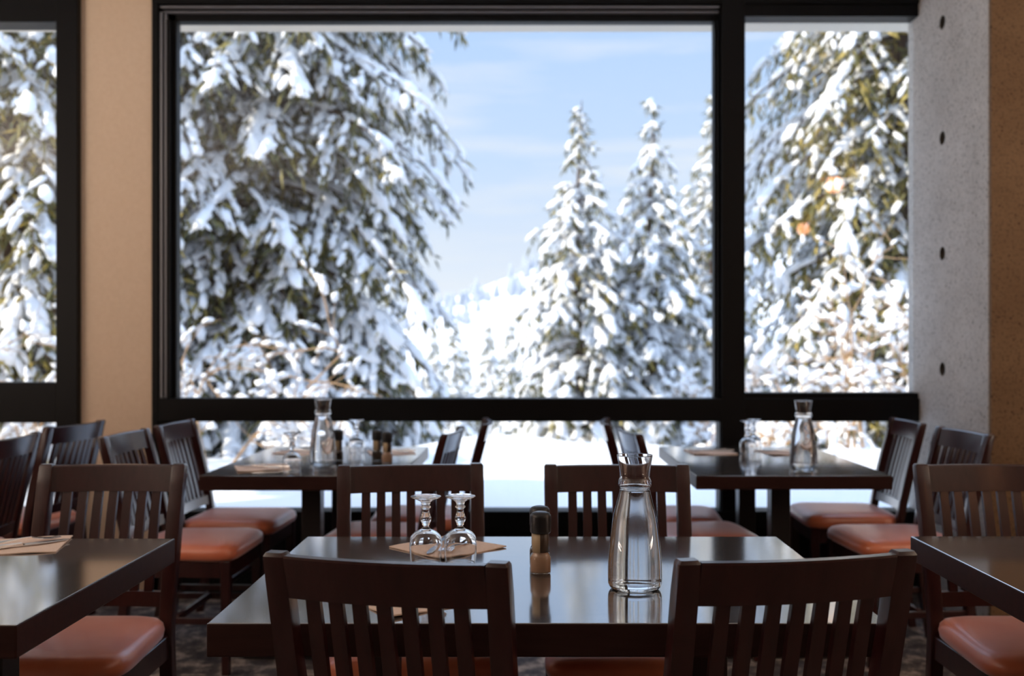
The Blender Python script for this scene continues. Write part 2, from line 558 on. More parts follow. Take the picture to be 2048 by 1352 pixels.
CH = [  # back-top middle x, y, heading (deg, 0 = faces the windows), label, group
    (-.234, 1.625, -12, 'chair back nearest the camera, before the two upside-down wine glasses', 'front table'),
    (.442, 1.640, 11, 'chair back nearest the camera, beside the large water carafe on its right', 'front table'),
    (-.340, 2.89, 188, 'dark slat-back chair facing the camera, directly behind the two upside-down wine glasses', 'front table'),
    (.254, 2.89, 180, 'dark slat-back chair facing the camera, directly behind the large water carafe', 'front table'),
    (-1.202, 2.90, 181, 'slat-back chair facing the camera at the table cropped by the left edge', 'side tables'),
    (1.326, 2.90, 180, 'slat-back chair facing the camera at the table cropped by the right edge', 'side tables'),
    (-1.60, 3.96, -92, 'chair facing right before the tan pier, its orange seat nearer the camera than its twin', 'window tables'),
    (-1.585, 4.48, -92, 'orange-seated chair facing right against the black window jamb', 'window tables'),
    (-.305, 4.06, 84.5, 'dark chair facing the left window table, angled, its slats showing beside the snow', 'window tables'),
    (-.195, 4.55, 92, 'chair seen edge-on beside the left window table, close to the glass', 'window tables'),
    (.355, 4.55, -94, 'chair seen edge-on beside the right window table, close to the glass', 'window tables'),
    (.405, 4.06, -84, 'chair at the free side of the right window table, just behind the edge-on one', 'window tables'),
    (1.745, 4.60, 88, 'orange-seated chair facing left at the right window table, framed by the low light', 'window tables'),
    (1.768, 4.06, 95, 'orange-seated chair facing left in front of the grey concrete fin', 'window tables'),
    (-1.955, 3.78, 90, 'dark chair seen from behind and cut by the left edge of the photo', 'window tables'),
    (-2.0, 4.42, 81, 'dark chair seen from behind before the tan pier and the small window', 'window tables'),
]
proto = make_chair()
for i, (x, y, a, lab, g) in enumerate(CH):
    o = proto if i == 0 else copy_tree(proto)
    a = R(a)
    fx, fy = -math.sin(a), math.cos(a)
    o.location = (x + .287 * fx, y + .287 * fy, 0)
    o.rotation_euler = (0, 0, a)
    tag(o, lab, 'chair', 'slat-back chairs round the ' + g)

# ------------------------------------------------------------------ tables
TZ = .75
def make_table(x0, x1, y0, y1, label, along, th=.06):
    cx, cy = (x0 + x1) / 2, (y0 + y1) / 2
    root = empty('dining_table', (cx, cy, 0))
    tag(root, label, 'table', 'dark rectangular dining tables')
    hx, hy = (x1 - x0) / 2, (y1 - y0) / 2
    tt = box_obj('tabletop', (-hx, -hy, TZ - th), (hx, hy, TZ), M_TABLE, root, .003, 2)
    tt.data.materials.append(M_EDGE)
    for p in tt.data.polygons:
        if p.normal.z < .5: p.material_index = 1
    for s in (-1, 1):
        px, py = ((s * (hx - .25), 0) if along == 'x' else (0, s * (hy - .24)))
        c = box_obj('column', (px - .038, py - .038, .02), (px + .038, py + .038, TZ - th - .012), M_IRON, root, .004)
        bm = bmesh.new()
        if along == 'x': add_box(bm, (px - .04, -.29, 0), (px + .04, .29, .025), .006)
        else: add_box(bm, (-.27, py - .04, 0), (.27, py + .04, .025), .006)
        from_bm('foot', bm, M_IRON, root)
        bm = bmesh.new()
        add_box(bm, (px - .12, py - .12, TZ - th - .013), (px + .12, py + .12, TZ - th), .002)
        from_bm('mounting_plate', bm, M_IRON, root)
    return root
make_table(-.566, .634, 1.756, 2.556, 'polished table nearest the camera holding the large carafe and two wine glasses', 'x')
make_table(-2.094, -.894, 1.745, 2.53, 'dark wood-grained table cropped by the left edge with a napkin and cutlery', 'x')
make_table(.977, 2.177, 1.745, 2.56, 'dark wood-grained table cropped by the right edge of the photo', 'x')
make_table(-1.235, -.483, 3.745, 4.83, 'dark table by the window with two pairs of grinders, left of the snowy clearing', 'y', .056)
make_table(.628, 1.365, 3.745, 4.83, 'dark table by the window in front of the black mullion with a carafe', 'y', .052)
make_table(-3.10, -2.36, 3.80, 4.83, 'dark table mostly outside the left edge, behind the slat-back chairs', 'y', .056)

# ------------------------------------------------------------------ table ware
def make_carafe():
    root = empty('water_carafe')
    outer = spline([(.0, .0), (.030, .0), (.046, .0012), (.0525, .008), (.0542, .020), (.0535, .058), (.0495, .100), (.0440, .142), (.0345, .180),
                    (.0302, .198), (.0300, .203), (.0325, .2055), (.0333, .211), (.0325, .217), (.0300, .222), (.0298, .228), (.0315, .242), (.0340, .257), (.0358, .268)], 5)
    inner = spline([(.0342, .2682), (.0325, .257), (.0300, .242), (.0284, .228), (.0287, .222), (.0309, .217), (.0316, .211), (.0309, .2065),
                    (.0287, .203), (.0288, .198), (.0328, .180), (.0422, .142), (.0478, .100), (.0516, .058), (.0522, .024), (.0500, .0125), (.044, .0085), (.02, .010), (0, .0115)], 5)
    lathe_obj('glass', outer + inner, M_GLASS, root, 72)
    # water fills the body up to just under the collar, its skin a hair inside the glass
    wprof = [p for p in inner if p[1] < .1985]
    wprof = [(r + .0004 if r > 1e-6 else 0, z - (.0004 if r < .03 and z < .02 else 0)) for r, z in wprof]
    top_r = wprof[0][0]
    top = [(0, wprof[0][1]), (top_r * .6, wprof[0][1]), (top_r * .93, wprof[0][1] + .0003)]
    lathe_obj('water', top + wprof, M_WATER, root, 72)
    # air bubbles clinging to the inside
    return root
def make_wine_glass():
    root = empty('wine_glass')
    # stands upside down: rim on the table, foot in the air
    outer = spline([(.0330, 0.0), (.0348, .006), (.0365, .022), (.0368, .040), (.0340, .058), (.0250, .069), (.0120, .0755), (.0072, .080), (.0070, .084),
                    (.0095, .089), (.0125, .096), (.0118, .102), (.0085, .112), (.0078, .118), (.0082, .121), (.0115, .1235), (.0112, .1262), (.0088, .129), (.0115, .1365), (.0200, .1418), (.0300, .1456), (.0335, .1474), (.0340, .1490), (.0325, .1500)], 4) + [(.015, .1495), (0, .1490)]
    inner = [(0, .0715)] + spline([(.009, .0708), (.0220, .0655), (.0318, .055), (.0350, .040), (.0348, .022), (.0332, .006), (.0316, .0002)], 4)
    lathe_obj('bowl', inner + outer, M_GLASS, root, 56)
    return root
def make_grinder(fill):
    root = empty('spice_grinder')
    o = [(0, 0), (.019, 0), (.0215, .0015), (.022, .004), (.022, .036), (.0205, .0415), (.0178, .0455), (.0172, .088)]
    i_ = [(.0156, .088), (.0158, .0455), (.0185, .0405), (.0202, .036), (.0202, .006), (.018, .0045), (0, .0045)]
    lathe_obj('jar', o + i_, M_GLASS, root, 40)
    lathe_obj('contents', [(0, .0042), (.0178, .0042), (.0204, .0062), (.0204, .0355), (.0186, .0402), (.0159, .0450), (.0159, .052), (0, .054)], fill, root, 32)
    lathe_obj('label', [(.0174, .0470), (.0180, .0472), (.0180, .0865), (.0174, .0868)], M_LABEL, root, 40)
    lathe_obj('cap', [(0, .0872), (.0205, .0872), (.0218, .0885), (.0226, .092), (.0226, .1205), (.0218, .1255), (.018, .1300), (.010, .1325), (0, .1332)], M_BLACK, root, 40)
    return root

def surf(px, py, z=TZ):
    """point of the horizontal plane z under a picture position, used to read positions off the photograph"""
    d = (EYE - z) * F / (py - VPY)
    return ((px - VPX) * d / F, d)

car = make_carafe()
for i, (x, y, lab) in enumerate([
        (.2135, 2.008, 'large clear glass carafe of water on the table nearest the camera'),
        (-.849, 4.13, 'clear glass carafe of water on the left window table'),
        (1.094, 3.98, 'clear glass carafe of water on the right window table before the low light')]):
    o = car if i == 0 else copy_tree(car)
    o.location = (x, y, TZ + .0005); o.rotation_euler = (0, 0, .4 + i)
    tag(o, lab, 'carafe', 'water carafes on the tables')
wg = make_wine_glass()
for i, (x, y, lab) in enumerate([
        (-.2305, 2.245, 'upside-down wine glass on the front table, the one further from the grinders'),
        (-.1535, 2.250, 'upside-down wine glass on the front table, the one nearer the spice grinders'),
        (-.915, 3.87, 'upside-down wine glass beside the napkin at the near end of the left window table'),
        (-.784, 4.56, 'upside-down wine glass at the far end of the left window table, against the low light'),
        (.988, 4.50, 'upside-down wine glass on the right window table, directly before the mullion'),
        (1.035, 4.60, 'upside-down wine glass half hidden by its twin beside the mullion')]):
    o = wg if i == 0 else copy_tree(wg)
    o.location = (x, y, TZ + .0005); o.rotation_euler = (0, 0, i * .7)
    tag(o, lab, 'wine glass', 'wine glasses set upside down')
gs = make_grinder(M_SALT); gp = make_grinder(M_PEPPER)
used = set()
for k, (x, y, lab) in enumerate([
        (.0257, 2.14, 'S:black-capped grinder jar of pinkish salt on the front table, before its twin'),
        (.0247, 2.215, 'P:black-capped grinder jar mostly hidden behind the salt grinder on the front table'),
        (-.585, 4.14, 'S:black-capped salt grinder on the left window table, front one of the open pair'),
        (-.640, 4.23, 'P:black-capped dark grinder on the left window table, just behind the salt grinder'),
        (-.806, 4.23, 'P:black-capped dark grinder standing beside the carafe on the left window table')]):
    src = gs if lab[0] == 'S' else gp
    o = src if lab[0] not in used else copy_tree(src)
    used.add(lab[0])
    o.location = (x, y, TZ + .0005); o.rotation_euler = (0, 0, .12 * k)
    tag(o, lab[2:], 'spice grinder', 'salt and pepper grinders')

def make_napkin(seed):
    rnd = random.Random(seed)
    bm = bmesh.new()
    n = 12; s = .1
    def top(i, j):
        x, y = -s + 2 * s * i / n, -s + 2 * s * j / n
        z = .0032 + .0012 * math.sin(x * 40 + seed) * math.cos(y * 33)
        z += .006 * max(0, (-x - y) / (2 * s) - .55) + .004 * max(0, (x + y) / (2 * s) - .6)
        return x, y, z
    tv = [[bm.verts.new(top(i, j)) for j in range(n + 1)] for i in range(n + 1)]
    bv = [[bm.verts.new((top(i, j)[0], top(i, j)[1], top(i, j)[2] - .0026)) for j in range(n + 1)] for i in range(n + 1)]
    for i in range(n):
        for j in range(n):
            bm.faces.new((tv[i][j], tv[i + 1][j], tv[i + 1][j + 1], tv[i][j + 1]))
            bm.faces.new((bv[i][j], bv[i][j + 1], bv[i + 1][j + 1], bv[i + 1][j]))
    for i in range(n):
        bm.faces.new((tv[i][0], bv[i][0], bv[i + 1][0], tv[i + 1][0])); bm.faces.new((tv[i][n], tv[i + 1][n], bv[i + 1][n], bv[i][n]))
        bm.faces.new((tv[0][i], tv[0][i + 1], bv[0][i + 1], bv[0][i])); bm.faces.new((tv[n][i], bv[n][i], bv[n][i + 1], tv[n][i + 1]))
    return from_bm('paper_napkin', bm, M_NAPKIN, None, False)

def strip(bm, pts):
    """pts: (y, half width, z, thickness)"""
    rings = [[(-w, y, z), (w, y, z), (w * .8, y, z + t), (-w * .8, y, z + t)] for y, w, z, t in pts]
    add_sweep(bm, rings)
def make_fork():
    bm = bmesh.new()
    strip(bm, [(-.095, .005, .001, .002), (-.09, .009, .001, .0025), (-.05, .008, .003, .003), (0, .004, .007, .003), (.03, .004, .008, .003), (.045, .010, .005, .002), (.055, .0125, .004, .002)])
    for k in range(4):
        x = (k - 1.5) * .0068
        rings = [[(x - w, y, z), (x + w, y, z), (x + w, y, z + .0015), (x - w, y, z + .0015)] for y, w, z in ((.053, .0024, .004), (.075, .002, .002), (.095, .001, .004))]
        add_sweep(bm, rings)
    return from_bm('fork', bm, M_STEEL)
def make_knife():
    bm = bmesh.new()
    strip(bm, [(-.11, .005, .0, .004), (-.105, .009, .0, .006), (-.05, .008, .0, .007), (.0, .006, .0, .006), (.005, .008, .0, .003), (.06, .010, .0, .002), (.095, .007, .0, .0018), (.11, .002, .0, .0015)])
    return from_bm('knife', bm, M_STEEL)
fork0 = make_fork(); knife0 = make_knife(); first = [True]
SET = [  # napkin x, y, turn, cutlery turn, where
    (-.195, 2.415, 45, 165, 'behind the wine glasses on the front table'),
    (-.225, 1.925, 38, 20, 'behind the near chair slats on the front table'),
    (-1.235, 2.43, 14, -52, 'on the table cropped by the left edge'),
    (-1.06, 3.98, 20, 70, 'at the near end of the left window table'),
    (-1.04, 4.58, -10, 80, 'on the left window table behind its carafe'),
    (-.63, 4.57, 15, 75, 'on the left window table behind the open pair of grinders'),
    (.83, 4.57, 5, 80, 'on the right window table beside its free edge'),
    (1.165, 4.55, 12, 60, 'on the right window table, partly behind the carafe'),
]
for i, (x, y, a, ca, where) in enumerate(SET):
    o = make_napkin(i + 1)
    o.location = (x, y, TZ); o.rotation_euler = (0, 0, R(a))
    tag(o, 'blush paper napkin laid flat ' + where, 'napkin', 'paper napkins at the place settings')
    f_ = fork0 if i == 0 else fork0.copy()
    k_ = knife0 if i == 0 else knife0.copy()
    if i: COL.objects.link(f_); COL.objects.link(k_)
    c, s_ = math.cos(R(ca)), math.sin(R(ca))
    zz = TZ + .0060
    f_.location = (x - .022 * c, y - .022 * s_, zz); f_.rotation_euler = (0, 0, R(ca))
    k_.location = (x + .022 * c, y + .022 * s_, zz); k_.rotation_euler = (0, 0, R(ca + 6))
    tag(f_, 'steel fork on the napkin ' + where, 'fork', 'forks at the place settings')
    tag(k_, 'steel knife on the napkin ' + where, 'knife', 'knives at the place settings')

# ------------------------------------------------------------------ outdoors: ground and hills
def np_mesh(name, V, T, mat, parent=None, smooth=True):
    me = bpy.data.meshes.new(name)
    V = np.ascontiguousarray(V, dtype=np.float32); T = np.ascontiguousarray(T, dtype=np.int32)
    k = T.shape[1]
    me.vertices.add(len(V)); me.vertices.foreach_set('co', V.ravel())
    me.loops.add(T.size); me.loops.foreach_set('vertex_index', T.ravel())
    me.polygons.add(len(T))
    me.polygons.foreach_set('loop_start', np.arange(0, T.size, k, dtype=np.int32))
    me.polygons.foreach_set('use_smooth', np.full(len(T), smooth))
    me.update(calc_edges=True)
    return link(name, me, mat, parent)

rs = np.random.RandomState(5)
def ground_z(x, y):
    x = np.asarray(x, float); y = np.asarray(y, float)
    z = .22 - .02 * (y - 5)
    z = z + .22 * np.exp(-(((x - .35) / 1.5) ** 2 + ((y - 9.3) / 1.3) ** 2))
    z = z + .12 * np.exp(-(((x + 1.9) / 1.2) ** 2 + ((y - 8.6) / 1.0) ** 2)) + .18 * np.exp(-(((x - 3.3) / 1.4) ** 2 + ((y - 8.6) / 1.1) ** 2))
    z = z + .05 * np.sin(x * 1.7 + y * .9) * np.cos(y * 1.3 - x * .4) + .03 * np.sin(x * 3.1 - y * 2.3)
    far = np.clip((y - 10.5) / 14, 0, None)
    z = z - 1.3 * far ** 1.1 * (y < 80)
    z = np.where(y < 80, np.maximum(z, -4.5), z)
    return z
def grid(name, xs, ys, fz, mat):
    X, Y = np.meshgrid(xs, ys)
    Z = fz(X, Y)
    V = np.stack([X, Y, Z], -1).reshape(-1, 3)
    nx = len(xs)
    i, j = np.meshgrid(np.arange(nx - 1), np.arange(len(ys) - 1))
    a = (j * nx + i).ravel()
    return np_mesh(name, V, np.stack([a, a + 1, a + nx + 1, a + nx], -1), mat)
ys = np.concatenate([np.arange(5.15, 14, .12), np.arange(14, 60, .6)])
struct(grid('ground_snow', np.arange(-22, 22, .2), ys, ground_z, M_GROUND))
def hill_z(x, y):
    u = np.clip((y - 45) / 260, 0, 1)
    ridge = 22 + 8 * np.sin(x / 60 + .6) + 5 * np.sin(x / 23) + 12 * np.clip((x + 20) / 80, -1, 1.5)
    return -4.6 + ridge * (u ** 1.15) + 1.2 * np.sin(x / 9 + y / 13) * u + np.where(y > 305, -(y - 305) * .3, 0)
struct(grid('hill_snow', np.arange(-220, 220, 5), np.arange(45, 345, 5), hill_z, M_GROUND))

# ------------------------------------------------------------------ trees
ICO_V = None
def ico():
    bm = bmesh.new(); bmesh.ops.create_icosphere(bm, subdivisions=2, radius=1)
    V = np.array([v.co[:] for v in bm.verts]); T = np.array([[v.index for v in f.verts] for f in bm.faces]); bm.free()
    return V, T
ICO_V, ICO_T = ico()
def ico1():
    bm = bmesh.new(); bmesh.ops.create_icosphere(bm, subdivisions=1, radius=1)
    V = np.array([v.co[:] for v in bm.verts]); T = np.array([[v.index for v in f.verts] for f in bm.faces]); bm.free()
    return V, T
ICO1_V, ICO1_T = ico1()

def norm(a): return a / np.maximum(1e-9, np.linalg.norm(a, axis=-1, keepdims=True))

def blobs(C, U, size, rng, low=False, jitter=.22):
    """lumpy snow pads: centres C, long axes U, sizes (along, across, thick)"""
    BV, BT = (ICO1_V, ICO1_T) if low else (ICO_V, ICO_T)
    n = len(C)
    U = norm(U)
    up = np.tile([0, 0, 1.], (n, 1))
    W = norm(np.cross(U, up) + 1e-6)
    Nn = np.cross(W, U)
    k = len(BV)
    J = 1 + jitter * rng.randn(n, k)
    P = BV[None] * J[..., None] * size[:, None, :]
    P[..., 2] = np.where(P[..., 2] < 0, P[..., 2] * .55, P[..., 2])
    V = C[:, None] + P[..., 0:1] * U[:, None] + P[..., 1:2] * W[:, None] + P[..., 2:3] * Nn[:, None]
    T = (BT[None] + (np.arange(n) * k)[:, None, None])
    return V.reshape(-1, 3), T.reshape(-1, 3)

SP_T = np.array([[0, 2, 1], [0, 3, 2], [0, 1, 3], [4, 1, 2], [4, 2, 3], [4, 3, 1]])
def spindles(B, D, L, W, rng):
    """needle sprigs: slim three-sided spindles from base B along D"""
    n = len(B)
    D = norm(D)
    h = norm(rng.randn(n, 3))
    U = norm(np.cross(D, h)); Vv = np.cross(D, U)
    out = np.empty((n, 5, 3))
    out[:, 0] = B
    for k in range(3):
        a = 2 * PI * k / 3
        out[:, 1 + k] = B + D * (L * .4)[:, None] + (U * math.cos(a) + Vv * math.sin(a)) * W[:, None]
    out[:, 4] = B + D * L[:, None]
    T = SP_T[None] + (np.arange(n) * 5)[:, None, None]
    return out.reshape(-1, 3), T.reshape(-1, 3)

def tubes_np(segs):
    """segs: list of (points Kx3, radii K) -> 5-sided tubes"""
    Vs, Ts, off = [], [], 0
    n = 5
    for P, rad in segs:
        P = np.asarray(P); K = len(P)
        D = norm(np.gradient(P, axis=0))
        ref = np.array([.31, .17, .93]) if abs(D[0, 2]) < .9 else np.array([1., .2, 0])
        U = norm(np.cross(D, ref)); W = np.cross(D, U)
        a = np.arange(n) * 2 * PI / n
        V = P[:, None] + (U[:, None] * np.cos(a)[None, :, None] + W[:, None] * np.sin(a)[None, :, None]) * np.asarray(rad)[:, None, None]
        Vs.append(V.reshape(-1, 3))
        for i in range(K - 1):
            for k in range(n):
                p, q = off + i * n + k, off + i * n + (k + 1) % n
                Ts.append((p, q, q + n)); Ts.append((p, q + n, p + n))
        off += K * n
    return np.concatenate(Vs), np.array(Ts)

def conifer(seed, H, rad, z_lo, dz, nb, droop=.5, lift=.12, snow=1.0, tw=1.0, bs=1.0, step=.16, low=False):
    """rad(z): branch reach. bs: size of twigs and snow pads. Returns mesh data for trunk+boughs, needles, snow."""
    rng = np.random.RandomState(seed)
    segs = []
    nz = 14
    tz = np.linspace(-.3, H, nz)
    segs.append((np.stack([.04 * np.sin(tz), .04 * np.cos(tz * 1.3), tz], -1), np.maximum(.006, .018 * H * (1 - tz / H) ** .8 * .9)))
    FB, FD, FL, FW = [], [], [], []
    SC, SU, SS = [], [], []
    z = z_lo
    while z < H - .03:
        r0 = rad(z)
        n = max(3, int(round(nb * min(1, .35 + r0 / 1.2))))
        ph = rng.rand() * 6.28
        for b_ in range(n):
            L = r0 * rng.uniform(.78, 1.08)
            if L < .04: continue
            a = ph + 2 * PI * (b_ + rng.uniform(-.3, .3)) / n
            zb = z + rng.uniform(-.5, .5) * dz
            dirh = np.array([math.cos(a), math.sin(a), 0]); side = np.array([-math.sin(a), math.cos(a), 0])
            lf = lift * rng.uniform(.4, 1.6); dr = droop * rng.uniform(.75, 1.3)
            sway = rng.uniform(-.18, .18)
            def pt(t):
                t = np.asarray(t, float)[..., None]
                return np.array([0, 0, zb]) + dirh * L * (t - .10 * t * t) + side * L * sway * t * t + np.array([0, 0, 1.]) * L * (lf * t - dr * t ** 2)
            g = bs * min(1.15, .45 + .55 * r0)
            tt = np.linspace(0, 1, 6)
            segs.append((pt(tt), (.004 + .010 * L) * (1 - .85 * tt)))
            nst = max(3, int(L / (step * bs)))
            ts = (np.arange(nst) + rng.rand(nst)) / nst
            ts = .10 + .90 * ts
            for t in ts:
                p = pt(t); q = pt(min(1.05, t + .05)); d = norm(q - p)
                for s_ in (-1, 1):
                    l = min(L * .45, (.12 + .42 * L * (1 - t)) * rng.uniform(.6, 1.15)) * min(1, .5 + t)
                    l = max(l, .10 * bs)
                    bd = norm(d * .62 + side * s_ * .75 * rng.uniform(.7, 1.2) + np.array([0, 0, -.28 - .25 * rng.rand()]))
                    k = max(2, int(l / (.085 * bs) * tw))
                    u = (np.arange(k) + rng.rand(k)) / k
                    Bp = p + bd * (u * l)[:, None] + np.array([0, 0, -1.]) * (.35 * l * u ** 2)[:, None]
                    rr = rng.randn(k, 3) * .42
                    FB.append(Bp); FD.append(bd * .7 + rr + np.array([0, 0, -.62]))
                    FL.append(rng.uniform(.10, .21, k) * g); FW.append(rng.uniform(.010, .020, k) * g)
                    if rng.rand() < snow * .92:
                        m = max(1, int(round(l / (.13 * bs))))
                        us = (np.arange(m) + .35 + .4 * rng.rand(m)) / m
                        c = p + bd * (us * l)[:, None] + np.array([0, 0, -1.]) * (.35 * l * us ** 2)[:, None]
                        c[:, 2] += .022 * bs
                        keep = rng.rand(m) < .82
                        c = c[keep]
                        if len(c):
                            sc = rng.uniform(.55, 1.25, len(c))
                            SC.append(c); SU.append(bd + np.array([0, 0, -.7]) * us[keep][:, None] * .5 + rng.randn(len(c), 3) * .12)
                            SS.append(np.stack([.085 * sc, .038 * sc, .030 * sc], -1) * g)
                # sprigs and snow along the bough itself
                FB.append((p + rng.randn(2, 3) * .02)); FD.append(d * .8 + rng.randn(2, 3) * .5 + np.array([0, 0, -.4]))
                FL.append(rng.uniform(.10, .2, 2) * bs); FW.append(rng.uniform(.010, .018, 2) * bs)
                if rng.rand() < snow:
                    sc = rng.uniform(.7, 1.35)
                    SC.append((p + np.array([0, 0, .03 * bs]))[None]); SU.append(d[None])
                    SS.append(np.array([[.12, .055, .04]]) * sc * g)
        z += dz * rng.uniform(.8, 1.2)
    C = lambda x: np.concatenate(x)
    fol = spindles(C(FB), C(FD), C(FL), C(FW), rng)
    sn = blobs(C(SC), C(SU), C(SS), rng, low)
    return tubes_np(segs), fol, sn

def tree(name, loc, rz, data, mneedle, label, cat='tree', group='snow-laden spruces outside the windows'):
    r = empty(name, loc, rz)
    tag(r, label, cat, group)
    np_mesh('trunk', *data[0], M_BARK, r)
    np_mesh('needles', *data[1], mneedle, r, False)
    np_mesh('snow_cover', *data[2], M_SNOW, r)
    return r

def gz(x, y): return float(ground_z(x, y))

# the broad old spruce that fills the left of the big light
def rad_big(z):
    if z < 1.3: return 2.5 + .75 * (1 - z / 1.3)
    if z < 5.6: return 2.50 + .10 * math.sin(z * 2.2) - .03 * z
    return max(.05, 2.33 * (1 - (z - 5.6) / 8.5))
big = conifer(11, 11.0, rad_big, .25, .30, 9, droop=.50, lift=.10, snow=.74, tw=1.25, bs=1.0, step=.17)
tree('spruce_tree', (-2.98, 11.3, gz(-2.98, 11.3)), .3, big, M_NEEDLE, 'huge dark spruce under heavy snow filling the left half of the big window')
big2 = conifer(23, 9.5, lambda z: max(.05, 1.95 * (1 - max(0, z - 4.5) / 6.0)), .1, .31, 8, droop=.52, lift=.10, snow=.60, tw=1.25, bs=1.0, step=.19)
tree('spruce_tree', (-5.15, 10.0, gz(-5.15, 10.0)), 0, big2, M_NEEDLEY, 'yellow-green snowy spruce seen through the small window left of the tan pier')
big3 = conifer(37, 10.5, lambda z: max(.05, (2.65 - .05 * z) if z < 5.8 else 2.3 * (1 - (z - 5.8) / 6.0)), .2, .31, 8, droop=.55, lift=.10, snow=.62, tw=1.25, bs=1.0, step=.18)
tree('spruce_tree', (4.72, 12.6, gz(4.72, 12.6)), 1.0, big3, M_NEEDLEY, 'olive spruce with drooping snowy boughs filling the narrow window beside the concrete fin')
del big, big2, big3

# three slimmer firs in the middle distance, pointed tops against the sky
def rad_spire(H, k):
    return lambda z: float(np.interp(H - z, [0, .5, 1.15, 2.0, 3.35, 4.3, 7.5], [.05, .15, .38, .82, 1.2, 1.4, 1.75])) * k * (1 + .09 * math.sin(z * 5.0))
def rad_fir(H, w):
    def f(z):
        u = max(0, 1 - z / H)
        return w * (u ** .95) * (1 + .10 * math.sin(z * 5.0)) + .03
    return f
fir = conifer(51, 7.3, rad_spire(7.3, 1.05), .2, .31, 7, droop=.50, lift=.14, snow=.80, tw=1.0, bs=1.3, step=.17)
fx, fy = .86, 17.0
tree('fir_tree', (fx, fy, 5.40 - 7.3), .4, fir, M_NEEDLE, 'pointed snowy fir in the clearing, first right of the sky gap')
fir2 = conifer(52, 7.6, rad_spire(7.6, 1.1), .2, .32, 7, droop=.54, lift=.12, snow=.80, tw=1.0, bs=1.3, step=.17)
tree('fir_tree', (2.16, 17.6, 5.53 - 7.6), 1.2, fir2, M_NEEDLE, 'pointed snowy fir just right of the first one in the clearing')
fir3 = conifer(53, 8.3, rad_spire(8.3, .95), .2, .30, 8, droop=.45, lift=.10, snow=.62, tw=1.1, bs=1.1, step=.19)
tree('fir_tree', (3.50, 19.0, 6.1 - 8.3), 2.0, fir3, M_NEEDLEY, 'yellowish fir with little snow half hidden behind the window mullion')

# small snowed-over firs on the misty slope beyond
small = conifer(61, 4.0, rad_fir(4.0, 1.2), .1, .26, 7, droop=.4, lift=.1, snow=1.0, tw=.6, bs=1.5, step=.22, low=True)
pts = [(-2.2, 30, 1.0), (-.6, 33, 1.1), (.5, 28, .8), (-1.6, 40, 1.35), (-3.6, 38, 1.2), (.8, 41, 1.3), (-2.9, 46, 1.3), (-.5, 48, 1.2), (2.4, 36, 1.5)]
names = ['lowest on the slope between the big spruce and the clearing fir', 'in the middle of the misty gap', 'right beside the foot of the clearing fir',
         'higher up behind the misty gap', 'against the edge of the big spruce', 'behind the left side of the clearing fir', 'small and pale near the hill foot by the big spruce',
         'small and pale near the hill foot, mid gap', 'between the two pointed firs, behind them']
src = None
for (x, y, s_), nm in zip(pts, names):
    z = float(ground_z(x, y)) if y < 50 else float(hill_z(x, y))
    if src is None:
        o = src = tree('young_fir', (0, 0, 0), 0, small, M_NEEDLE, 'x', group='young firs on the misty slope')
    else: o = copy_tree(src)
    o.location = (x, y, z); o.rotation_euler = (0, 0, x * 3.1); o.scale = (s_, s_, s_)
    tag(o, 'young snowy fir ' + nm, 'tree', 'young firs on the misty slope')

# the forest on the far hillside: too many to count
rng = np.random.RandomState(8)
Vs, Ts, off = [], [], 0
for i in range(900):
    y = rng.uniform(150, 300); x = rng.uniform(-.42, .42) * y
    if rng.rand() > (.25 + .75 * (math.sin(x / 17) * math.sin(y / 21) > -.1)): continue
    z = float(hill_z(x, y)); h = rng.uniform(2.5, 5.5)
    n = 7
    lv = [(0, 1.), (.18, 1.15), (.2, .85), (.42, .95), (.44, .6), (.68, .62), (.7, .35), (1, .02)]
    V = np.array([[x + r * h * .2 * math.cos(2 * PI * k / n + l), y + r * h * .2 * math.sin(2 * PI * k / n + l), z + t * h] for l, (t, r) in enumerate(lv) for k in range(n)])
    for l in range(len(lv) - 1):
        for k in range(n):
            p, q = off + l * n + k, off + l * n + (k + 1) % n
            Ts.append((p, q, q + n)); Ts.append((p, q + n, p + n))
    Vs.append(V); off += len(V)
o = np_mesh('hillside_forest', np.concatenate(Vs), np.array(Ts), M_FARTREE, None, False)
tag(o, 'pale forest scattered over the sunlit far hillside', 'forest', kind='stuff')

# ------------------------------------------------------------------ bushes with snow on bare twigs
def bush(seed, H, W, n, sn=1.0):
    rng = np.random.RandomState(seed)
    segs, SC, SU, SS = [], [], [], []
    def grow(p, d, L, r, depth):
        k = 5
        P = [p]
        dd = d
        for i in range(k - 1):
            dd = norm(dd + rng.randn(3) * .16 + np.array([0, 0, -.05 * (depth > 0)]))
            P.append(P[-1] + dd * L / (k - 1))
        P = np.array(P)
        segs.append((P, np.linspace(r, r * .45, k)))
        for i in range(1, k):
            if rng.rand() < sn * (.32 if depth else .2):
                sc = rng.uniform(.6, 1.3)
                SC.append(P[i] + np.array([0, 0, r + .015])); SU.append(P[i] - P[i - 1]); SS.append(np.array([.055, .034, .030]) * sc)
        if depth < 2:
            for i in range(1, k):
                for _ in range(1 + (rng.rand() < .5)):
                    grow(P[i], norm(dd + rng.randn(3) * .75), L * rng.uniform(.35, .6), r * .55, depth + 1)
    for i in range(n):
        a = rng.rand() * 6.28
        base = np.array([math.cos(a), math.sin(a), 0]) * W * .35 * rng.rand()
        d = norm(np.array([math.cos(a) * .55 * W, math.sin(a) * .55 * W, 1.0]) + rng.randn(3) * .15)
        grow(base, d, H * rng.uniform(.65, 1.05), .014, 0)
    return tubes_np(segs), blobs(np.array(SC), np.array(SU), np.array(SS), rng, True)
